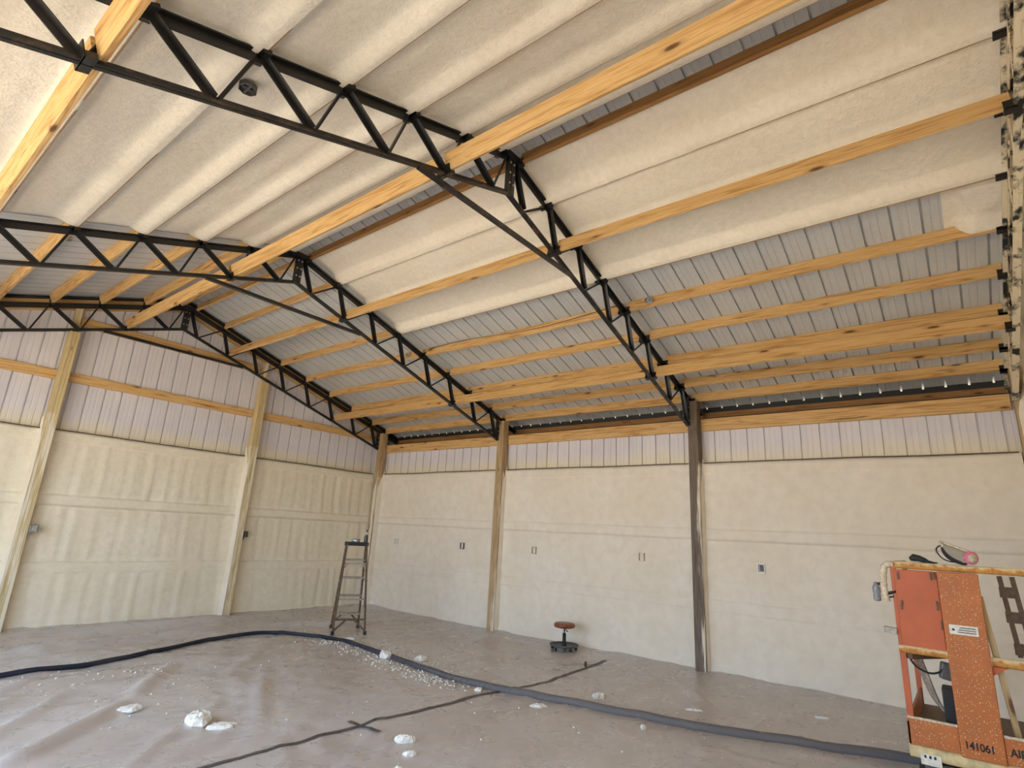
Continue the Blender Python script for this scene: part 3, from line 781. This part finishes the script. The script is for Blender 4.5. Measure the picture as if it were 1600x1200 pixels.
SC = [(-5.706, -4.531, .20, .15, .035, .4, 'flat round foam scrap lying alone left of the pair'), (-5.44, -5.205, .24, .19, .08, 1.1, 'crumbly white foam lump beside the flat scrap'),
      (-5.33, -5.39, .21, .13, .035, -.5, 'flat foam scrap touching the crumbly lump'), (-4.53, -6.70, .17, .06, .05, -.7, 'long white foam chunk between the tape seam and frame bottom'),
      (-4.655, -6.90, .09, .05, .03, -.6, 'small foam sliver below the long white chunk'), (-2.88, -6.81, .16, .09, .03, -.9, 'thin pale foam scrap just below the hose crossing'),
      (-2.90, -6.04, .11, .08, .03, .2, 'pale foam bit where the hose crosses the tape'), (-2.12, -7.06, .14, .09, .05, -.5, 'white foam chunk just beyond the hose, below the stool'),
      (-2.42, -4.62, .16, .10, .06, -.5, 'foam chunk on the far side of the hose by the crumbs'), (-2.66, -4.2, .24, .15, .08, 1.2, 'whitish foam lump leaning on the hose near the ladder'),
      (-1.78, -7.97, .15, .03, .02, -1.0, 'thin foam stick beyond the hose below the weathered post'), (-.97, -8.98, .13, .03, .02, -1.1, 'thin foam stick below the wall, left of the lift'),
      (-2.67, -7.83, .08, .05, .03, .3, 'small white foam bit nearest the hose, lower right'), (-2.33, -3.0, .16, .06, .03, -.6, 'pale foam sliver between the ladder feet and the hose'),
      (-4.9, -7.05, .09, .06, .04, .2, 'foam bit at the bottom edge near the small sliver')]
for i, a in enumerate(SC): scrap(*a, seed=i+3)
tag(scrap(-.93, -6.19, .045, .035, .06, 0, '', 60), 'small dark clod standing on the tape below the stool', 'clod'); bpy.context.scene.objects[-1]
for o in list(COL.objects):
    if o.get('category') == 'clod':
        o.name = 'dirt_clod'; del o['group']; o.data.materials.clear(); o.data.materials.append(DIRT)
# countless crumbs: one object
random.seed(11); mb = MB()
def crumb(x, y, r_):
    z = floor_z(x, y); c = Vector((x, y, z+r_*.4)); vs = []
    for (a, b_, d) in ((1,0,0),(-1,0,0),(0,1,0),(0,-1,0),(0,0,1),(0,0,-.6)):
        vs.append(c + Vector((a, b_, d*.8))*r_*random.uniform(.6, 1.2))
    mb.add(vs, [(0,2,4),(2,1,4),(1,3,4),(3,0,4),(2,0,5),(1,2,5),(3,1,5),(0,3,5)])
for i in range(420):    # along the hose near the ladder
    t = random.random(); k = int(len(pts)*(.40 + .20*t)); p_ = pts[k]; s = random.gauss(-.20, .12)
    if abs(s) < .05: continue
    crumb(p_.x+s, p_.y+random.gauss(0, .1), random.uniform(.006, .018))
for i in range(160):
    k = int(len(pts)*(.42+.14*random.random())); p_ = pts[k]; crumb(p_.x+abs(random.gauss(.22, .15))+.05, p_.y+random.gauss(0, .15), random.uniform(.006, .015))
for i in range(460): crumb(random.uniform(-6.6, -.4), random.uniform(-9.5, -2.4), random.choice((.004, .005, .006, .008, .013)))
for i in range(60): crumb(-5.4+random.gauss(0, .5), -3.3+random.gauss(0, .35), random.uniform(.006, .016))
tag(mb.build('foam_crumbs', FOAM_WHITE, None), 'cream foam crumbs scattered over the sheeting, thickest along the hose', 'foam crumbs', kind='stuff')

# ------------------------------------------------------------------ step ladder
LN = Vector((-.50, -.866, 0)); LL = Vector((-.866, .50, 0)); LC = Vector((-2.0, -2.45, 0))
fz = .045
root = thing('step_ladder', 'spattered brown step ladder standing open near the corner', 'ladder', LC)
ML = Matrix.Translation(-LC)
def lp(l, n, z): return LC + LL*l + LN*n + Vector((0, 0, z))
HT = 1.38
def leg_at(s, near, z):      # point on a leg centre line
    t = z/HT
    return lp(s*((.245 if near else .215)*(1-t) + .155*t), (.31 if near else -.31)*(1-t) + (.04 if near else -.04)*t, z)
for near in (0, 1):
    for s in (1, -1):
        a = leg_at(s, near, fz); b_ = leg_at(s, near, HT)
        m_ = MB(); m_.bar(a, b_,   .066 if near == 0 else .048, .026, up=LL)
        o = m_.build('rail', LADDER, root, M=ML)
        MB().obox(a + Vector((0,0,.008)), LL, LN, (0,0,1), .045, .065, .05).build('foot', RUBBER, o)
for k in range(4):
    z = .27 + .283*k; a = leg_at(1, 0, z); b_ = leg_at(-1, 0, z)
    m_ = MB(); m_.bar(a + LN*.01, b_ + LN*.01, .085, .006); m_.bar(a+LN*.05, b_+LN*.05, .006, .03, lift=-.012); m_.bar(a-LN*.03, b_-LN*.03, .006, .03, lift=-.012)
    m_.build('step', ALU, root, M=ML)
for z in (1.06, .53, .24):
    MB().bar(leg_at(1, 1, z), leg_at(-1, 1, z), .012, .03).build('rear_bar', ALU if z > .3 else LADDER, root, M=ML)
for s in (1, -1):
    MB().bar(leg_at(s, 1, .08), (leg_at(s, 1, .24)*.62 + leg_at(-s, 1, .24)*.38), .006, .028).build('knee_brace', LADDER, root, M=ML)
    MB().bar(leg_at(s, 0, .10), (leg_at(s, 0, .255)*.66 + leg_at(-s, 0, .255)*.34), .006, .028).build('knee_brace', LADDER, root, M=ML)
    MB().bar(leg_at(s, 1, .98), (leg_at(s, 1, 1.06)*.8 + leg_at(-s, 1, 1.06)*.2), .006, .02).build('knee_brace', ALU, root, M=ML)
    MB().bar(leg_at(s, 0, .80)+LL*s*.02, leg_at(s, 1, .80)+LL*s*.02, .006, .018).build('spreader', ALU, root, M=ML)
m_ = MB(); m_.obox(lp(0, 0, HT+.005), LL, LN, (0,0,1), .37, .13, .012); 
for q in (-1, 1): m_.obox(lp(0, q*.062, HT-.02), LL, LN, (0,0,1), .37, .008, .055); m_.obox(lp(q*.18, 0, HT-.02), LL, LN, (0,0,1), .008, .13, .055)
m_.build('top_cap', RUBBER, root, M=ML)
c = lp(.02, 0, HT+.011)
o = thing('tape_roll', 'shiny roll of tape lying on the ladder top', 'tape roll', c)
MB().lathe([(.04, 0), (.068, 0), (.068, .05), (.04, .05), (.04, 0)], 20).build('roll', GALV, o, True)
c = lp(-.14, 0, HT+.011)
o = thing('spray_bottle', 'small dark spray bottle standing on the ladder top', 'bottle', c)
MB().lathe([(.030, 0), (.034, .006), (.034, .075), (.026, .10), (.014, .115), (.013, .13)], 14).build('bottle_body', DARKBOX, o, True)
MB().lathe([(.014, .125), (.015, .15), (.015, .15)], 10).box((-.035, -.010, .145), (.02, .010, .168)).build('spray_head', WHITE, o)
MB().tube([(.0, 0, .165), (.004, 0, .185), (.0, 0, .20)], [.009, .013, .010], 8).build('nozzle', RUBBER, o, True)

# ------------------------------------------------------------------ rolling stool
sc_ = Vector((-.25, -5.41, floor_z(-.25, -5.41)))
root = thing('rolling_stool', 'round brown-seated rolling stool against the right wall', 'stool', sc_)
MB().lathe([(.02, .055), (.20, .055), (.215, .06), (.218, .085), (.212, .085), (.205, .066), (.02, .066)], 28).build('tray_base', DARKBOX, root, True)
MB().lathe([(.05, .06), (.034, .075), (.027, .09), (.026, .235), (.026, .235)], 14).build('column', RUBBER, root, True)
MB().lathe([(.013, .23), (.013, .315), (.03, .32)], 12).build('gas_lift', BOLT, root, True)
MB().lathe([(.02, .31), (.12, .312), (.152, .322), (.163, .342), (.160, .362), (.145, .378), (.10, .384), (.0, .385)], 28).build('seat', LEATHER, root, True)
MB().tube([(-.03, -.02, .30), (-.06, -.07, .292), (-.075, -.10, .28)], [.006, .007, .010], 8).build('lever', RUBBER, root, True)
for k in range(5):
    a = 2*math.pi*k/5 + .5; cx, cy = .185*math.cos(a), .185*math.sin(a)
    cs = MB().box((cx-.012, cy-.012, .035), (cx+.012, cy+.012, .058)).build('caster', DARKBOX, root)
    Q = Matrix.Rotation(a+.9, 4, 'Z') @ Matrix.Rotation(R(90), 4, 'X')
    MB().lathe([(.010, -.014), (.026, -.013), (.027, 0), (.026, .013), (.010, .014)], 14, (cx, cy, .027), Q.to_3x3()).build('wheel', RUBBER, cs, True)

# ------------------------------------------------------------------ lift
LX = -2.9
lo = Vector((LX, -10.36, 0))
lift = thing('scissor_lift', 'foam-spattered orange lift platform at the right edge', 'lift', lo)
MLf = Matrix.Translation(-lo)
def lpart(mb, name, mat, parent=None, smooth=False, bevel=0): return mb.build(name, mat, parent or lift, smooth, MLf if parent is None else Matrix.Identity(4), bevel)
Y0, Y1, DX = -9.88, -10.82, 1.25
# top rail (square tube with foam crust) all the way round
def lump_rail(p0, p1, w, h, seed):
    n = 26; p0 = Vector(p0); p1 = Vector(p1); d = (p1-p0).normalized(); sd_ = Vector((0,0,1)).cross(d); rows = []
    for i in range(n+1):
        c = p0.lerp(p1, i/n); row = []
        for k in range(11):
            a = 2*math.pi*k/10; cs, sn = math.cos(a), math.sin(a)
            q = .5/max(abs(cs), abs(sn))**.75
            hh = h*q*sn*(1+(.30*max(0, sn))*(1+1.2*fbm(seed, i*.5, k*.3, 2))); row.append(c + sd_*(w*q*cs) + Vector((0,0,hh)))
        rows.append(row)
    m_ = MB().grid(rows); m_.add(rows[0][:10], [tuple(range(10))]); m_.add(rows[-1][:10], [tuple(reversed(range(10)))])
    return m_
for a, b_, z, w, h, nm in (((LX, Y0+.005), (LX, Y1), 1.580, .05, .042, 'top_rail'), ((LX, Y0), (LX+DX, Y0), 1.580, .045, .04, 'top_rail'), ((LX, Y1), (LX+DX, Y1), 1.58, .045, .04, 'top_rail'), ((LX+DX, Y0), (LX+DX, Y1), 1.58, .045, .04, 'top_rail'),
                         ((LX-.02, Y0), (LX-.02, -10.15), 1.022, .05, .042, 'mid_rail'), ((LX, -10.375), (LX, Y1), 1.014, .045, .05, 'mid_rail'), ((LX+DX, Y0), (LX+DX, Y1), 1.02, .04, .04, 'mid_rail')):
    if nm == 'mid_rail' and a[0] > LX+.5: continue
    if nm == 'top_rail' and a[0] == LX+DX: continue
    lpart(lump_rail((*a, z), (*b_, z), w, h, a[1]*3+b_[0]), nm, RAIL, None, True)
for (x, y) in ((LX+.0, Y0-.018), (LX+.0, Y1+.02), (LX+DX, Y0), (LX+DX, Y1)):
    lpart(MB().box((x-.018, y-.018, .42), (x+.018, y+.018, 1.57)), 'corner_post', LIFT_RED)
# red cover with hinges and catches
door = lpart(MB().box((LX-.028, -10.150, 1.042), (LX-.010, -9.902, 1.553)), 'red_cover', LIFT_RED, None, False, .006)
for (y, z, h) in ((-9.925, 1.51, .05), (-9.93, 1.33, .03), (-9.925, 1.30, .035), (-10.115, 1.52, .05), (-10.135, 1.525, .045), (-10.13, 1.33, .06), (-10.14, 1.21, .06)):
    MB().box((LX-.040, y-.005, z-h/2), (LX-.026, y+.005, z+h/2)).build('catch', DIRT, door)
# tall orange panel
lpart(MB().box((LX-.045, -10.372, .43), (LX-.012, -10.150, 1.557)), 'orange_panel', LIFT_ORANGE, None, False, .006)
lpart(MB().box((LX-.03, -10.15, .44), (LX-.012, Y0+.005, .598)).box((LX-.03, Y0-.012, .44), (LX+DX, Y0+.005, .58)), 'toe_board', LIFT_ORANGE, None, False, .004)
lpart(MB().box((LX-.03, Y1, .44), (LX-.012, -10.372, .59)), 'toe_board', LIFT_ORANGE, None, False, .004)
lpart(MB().hexa([(LX-.02, -10.372, .94), (LX-.02, -10.372, .99), (LX-.004, -10.372, .99), (LX-.004, -10.372, .94), (LX-.02, -10.376, .94), (LX-.02, -10.45, .99), (LX-.004, -10.45, .99), (LX-.004, -10.376, .94)]), 'gusset', LIFT_RED)
lpart(MB().box((LX, Y1, .42), (LX+DX, Y0, .455)), 'deck', DIRT)
# foam crust along the toe board tops
for (ya, yb, z) in ((Y0, -10.15, .600), (-10.375, Y1, .592)):
    lpart(lump_rail((LX-.02, ya, z), (LX-.02, yb, z), .022, .014, ya), 'foam_crust', FOAMDUST, None, True)
# sub-frame and chassis
lpart(lump_rail((LX-.005, Y0+.008, .395), (LX-.005, Y1, .395), .05, .07, 5), 'sub_frame', CREAMPAINT, None, True)
lpart(MB().box((LX-.036, -10.04, .335), (LX-.030, -9.93, .40)), 'white_plate', WHITE)
lpart(MB().box((LX+.03, Y1+.04, .12), (LX+DX, Y0-.06, .34)), 'chassis', DARKBOX, None, False, .01)
for x in (LX+.22, LX+DX-.2):
    for y, s in ((Y0-.06, 1), (Y1+.06, -1)):
        lpart(MB().lathe([(.05, -.04), (.13, -.04), (.145, -.02), (.145, .02), (.13, .04), (.05, .04)], 20, (x, y, .148), Matrix.Rotation(R(90), 3, 'X')), 'wheel', RUBBER, None, True)
# sticker and stencilled number
sk = lpart(MB().box((LX-.048, -10.329, 1.163), (LX-.044, -10.178, 1.222)), 'warning_sticker', WHITE)
def text(body, size, loc, mat, parent, name='stencil_text', sx=1):
    cu = bpy.data.curves.new(name, 'FONT'); cu.body = body; cu.size = size; cu.extrude = .0008; cu.offset = .0016; cu.materials.append(mat)
    o = bpy.data.objects.new(name, cu); COL.objects.link(o); o.parent = parent
    Mx = Matrix(((0, 0, -1, 0), (-1, 0, 0, 0), (0, 1, 0, 0), (0, 0, 0, 1)))
    dg = bpy.context.evaluated_depsgraph_get(); me = bpy.data.meshes.new_from_object(o.evaluated_get(dg)); bpy.data.objects.remove(o)
    me.materials.clear(); me.materials.append(mat)
    return link(name, me, parent, MLf @ Matrix.Translation(loc) @ Mx @ Matrix.Diagonal((sx, 1, 1, 1)))
text('141061', .062, (LX-.046, -10.172, .487), INK, lift, sx=.82)
text('AIR', .062, (LX-.031, -10.395, .492), INK, lift, sx=.85)
for r_ in range(3):
    MB().box((LX-.0485, -10.318, 1.176+.014*r_), (LX-.048, -10.22-.006*r_, 1.181+.014*r_)).build('print_line', INK, sk)
MB().lathe([(.012, 0), (.012, .001)], 3, (LX-.0482, -10.200, 1.192), Matrix.Rotation(R(-90), 3, 'Y')).build('warning_mark', INK, sk)
for q in range(3):
    MB().box((LX-.0365, -9.962-.026*q, .375), (LX-.036, -9.950-.026*q, .392)).build('plate_mark', INK, lift, M=MLf)
# slotted brown mast behind the right opening
ms = MB(); x = LX+.30; t_ = .03
for y in (-10.505, -10.572): ms.bar((x, y+.016, 1.545), (x, y-.028, 1.03), .028, .034, up=(1,0,0))
mast = lpart(ms, 'mast', DIRT)
for z in (1.44, 1.28, 1.08):
    f = (1.62-z)/.59; MB().box((x-.022, -10.555-.05*f+.012, z-.035), (x+.02, -10.482-.05*f+.02, z+.035)).build('mast_plate', DIRT, mast)
lpart(MB().bar((LX-.02, Y0+.0, 1.135), (LX-.02, Y0+.075, 1.140), .05, .038), 'side_bracket', ALU)
lpart(MB().bar((LX-.01, -9.93, .985), (LX+.3, -10.14, .985), .05, .04), 'inner_brace', DIRT)

# things in and on the platform
tag(board('lumber_board', (LX+.045, -10.365, 1.41), (LX+.10, -10.46, .47), .035, .055, (1, 0, 0), PINE_PALE, None, None), 'pale length of lumber leaning inside the lift platform', 'board')
o = tag(MB().box((LX+.08, -10.155, .457), (LX+.22, -10.085, .80)).build('battery_box', RUBBER, None, bevel=.008), 'tall black box standing inside the lift platform', 'box')
o = MB().box((-.05, -.035, -.055), (.05, .035, .055)).build('control_box', DARKBOX, None, bevel=.012); o.location = (LX+.10, -10.125, .905); o.rotation_euler = (.2, .1, .15); tag(o, 'dark control box under the mid rail of the lift', 'control box')
for i, (x, y, r_, s_) in enumerate(((LX+.16, -9.985, .5, .10), (LX+.30, -10.06, -.3, .14))):
    o = MB().box((-s_*.5, -s_*.6, 0), (s_*.5, s_*.6, .05)).build('cardboard_scrap', CARD, None); o.location = (x, y, .456); o.rotation_euler = (0, 0, r_)
    tag(o, ('small cardboard scrap on the lift deck nearest the corner post', 'larger cardboard scrap on the lift deck behind the small one')[i], 'cardboard')
cb = MB()
for q in range(3):
    P = catmull([(LX+.10, -9.96-.012*q, .985), (LX+.12, -9.985-.014*q, .86), (LX+.14, -10.03-.016*q, .72-.02*q), (LX+.16, -10.09-.02*q, .64-.02*q), (LX+.20, -10.13, .60-.02*q), (LX+.25, -10.10, .50)], 6)
    cb.tube(P, .011, 8)
tag(cb.build('cable_bundle', ALU, None, True), 'bundle of dusty grey cables hanging inside the lift platform', 'cable')
P = catmull([(LX+.02, -9.925, .985), (LX+.03, -9.96, .92), (LX+.04, -10.03, .885), (LX+.05, -10.09, .90), (LX+.06, -10.12, .94)], 6)
tag(MB().tube(P, .007, 8).build('black_cable', RUBBER, None, True), 'looped black cable inside the lift below the mid rail', 'cable')
# hanging spray gun at the left end of the rail
g = Vector((LX-.02, -9.84, 1.45))
root = thing('spray_gun', 'foam-crusted spray gun hanging off the left end of the lift rail', 'spray gun', g)
MG = Matrix.Translation(-g)
P = catmull([(LX-.01, -9.90, 1.585), (LX-.02, -9.855, 1.575), (LX-.02, -9.838, 1.52), (LX-.02, -9.832, 1.43), (LX-.02, -9.836, 1.36), (LX-.02, -9.845, 1.325)], 6)
MB().tube(P, [.022+.003*math.sin(i*1.9) for i in range(len(P))], 10).build('hose_end', FOAMDUST, root, True, MG)
MB().lathe([(.016, 0), (.024, .008), (.024, .045), (.020, .05), (.025, .055), (.025, .095), (.016, .11), (.012, .13)], 14, (LX-.025, -9.785, 1.325)).build('gun_body', GREYGUN, root, True, MG)
MB().tube([(LX-.02, -9.79, 1.435), (LX-.02, -9.82, 1.45)], .010, 8).tube([(LX-.015, -9.845, 1.38), (LX-.01, -9.905, 1.40)], .011, 8).tube([(LX-.02, -9.85, 1.355), (LX-.02, -9.885, 1.365)], .006, 6).build('gun_handle', RUBBER, root, True, MG)
# glove
P = [(LX, -10.005, 1.628), (LX, -10.03, 1.640), (LX-.004, -10.06, 1.636), (LX-.004, -10.09, 1.625), (LX, -10.115, 1.615)]
o = thing('black_glove', 'crumpled black glove on the lift rail', 'glove', (LX, -10.06, 1.61)); MGl = Matrix.Translation((-LX, 10.06, -1.61))
MB().tube(P, [.012, .026, .022, .018, .010], 10).build('cuff', RUBBER, o, True, MGl)
m_ = MB()
for q in range(4): m_.tube([(LX-.015+.010*q, -10.085, 1.622), (LX-.018+.012*q, -10.12, 1.617-.003*q), (LX-.016+.011*q, -10.145-.006*q, 1.611)], [.009, .008, .006], 8)
m_.build('fingers', RUBBER, o, True, MGl)
# respirator mask lying on the rail
mc = Vector((LX, -10.28, 1.61)); root = thing('respirator_mask', 'full-face respirator with pink filter resting on the lift rail', 'respirator', mc)
MM = Matrix.Translation(-mc)
P = [(LX, -10.205, 1.725), (LX-.01, -10.215, 1.70), (LX-.015, -10.235, 1.672), (LX-.02, -10.265, 1.648), (LX-.02, -10.30, 1.63), (LX-.015, -10.325, 1.622)]
MB().tube(catmull(P, 4), [.012 + .016*math.sin(math.pi*i/20) for i in range(21)], 10).build('face_seal', RUBBER, root, True, MM)
rows = []
SL = catmull(P, 4)
for i in range(11):
    t = i/10; S_ = SL[int(t*20)]; A_ = Vector((LX, -10.205, 1.752)).lerp(Vector((LX, -10.352, 1.690)), t); row = []
    for x_, f_ in ((-.062, 0), (-.058, .35), (-.046, .75), (-.026, .97), (0, 1.05), (.026, .97), (.046, .75), (.058, .35), (.062, 0)):
        q = S_.lerp(A_, f_); row.append(Vector((LX + x_, q.y, q.z)))
    rows.append(row)
MB().grid(rows).build('visor', CLEAR, root, True, MM)
MB().tube(catmull([(LX-.028, -10.203, 1.752), (LX-.034, -10.27, 1.728), (LX-.028, -10.345, 1.696)], 5), .008, 8).tube(catmull([(LX-.062, -10.208, 1.722), (LX-.05, -10.200, 1.742), (LX, -10.196, 1.756), (LX+.05, -10.200, 1.742)], 5), .009, 8).build('visor_rim', FOAMDUST, root, True, MM)
Q = Vector((-.75, -.55, -.15)).to_track_quat('Z', 'Y').to_matrix()
for q, (dx, dy) in enumerate(((-.045, -10.348), (.05, -10.35))):
    f = MB().lathe([(.02, -.022), (.038, -.018), (.043, -.004), (.043, .012), (.036, .017), (0, .018)], 20, (LX+dx, dy, 1.658), Q).build('filter', PINK, root, True, MM)
    MB().lathe([(.030, .0165), (.030, .021), (0, .022)], 16, (LX+dx, dy, 1.658), Q).build('filter_face', FOAMDUST, f, True)
MB().lathe([(.008, -.01), (.017, -.006), (.017, .008), (.010, .012)], 14, (LX-.03, -10.308, 1.640), Vector((-1, 0, .1)).to_track_quat('Z', 'Y').to_matrix()).build('valve', GREYGUN, root, True, MM)
for q in range(2):
    P = catmull([(LX-.01+.03*q, -10.30, 1.625), (LX-.01+.03*q, -10.24, 1.626), (LX+.03*q, -10.195, 1.645), (LX+.03*q, -10.168+.012*q, 1.69), (LX+.03*q, -10.175, 1.72), (LX+.02*q, -10.205, 1.735)], 6)
    MB().tube(P, .0045, 6).build('head_strap', FOAMDUST if q else RUBBER, root, True, MM)
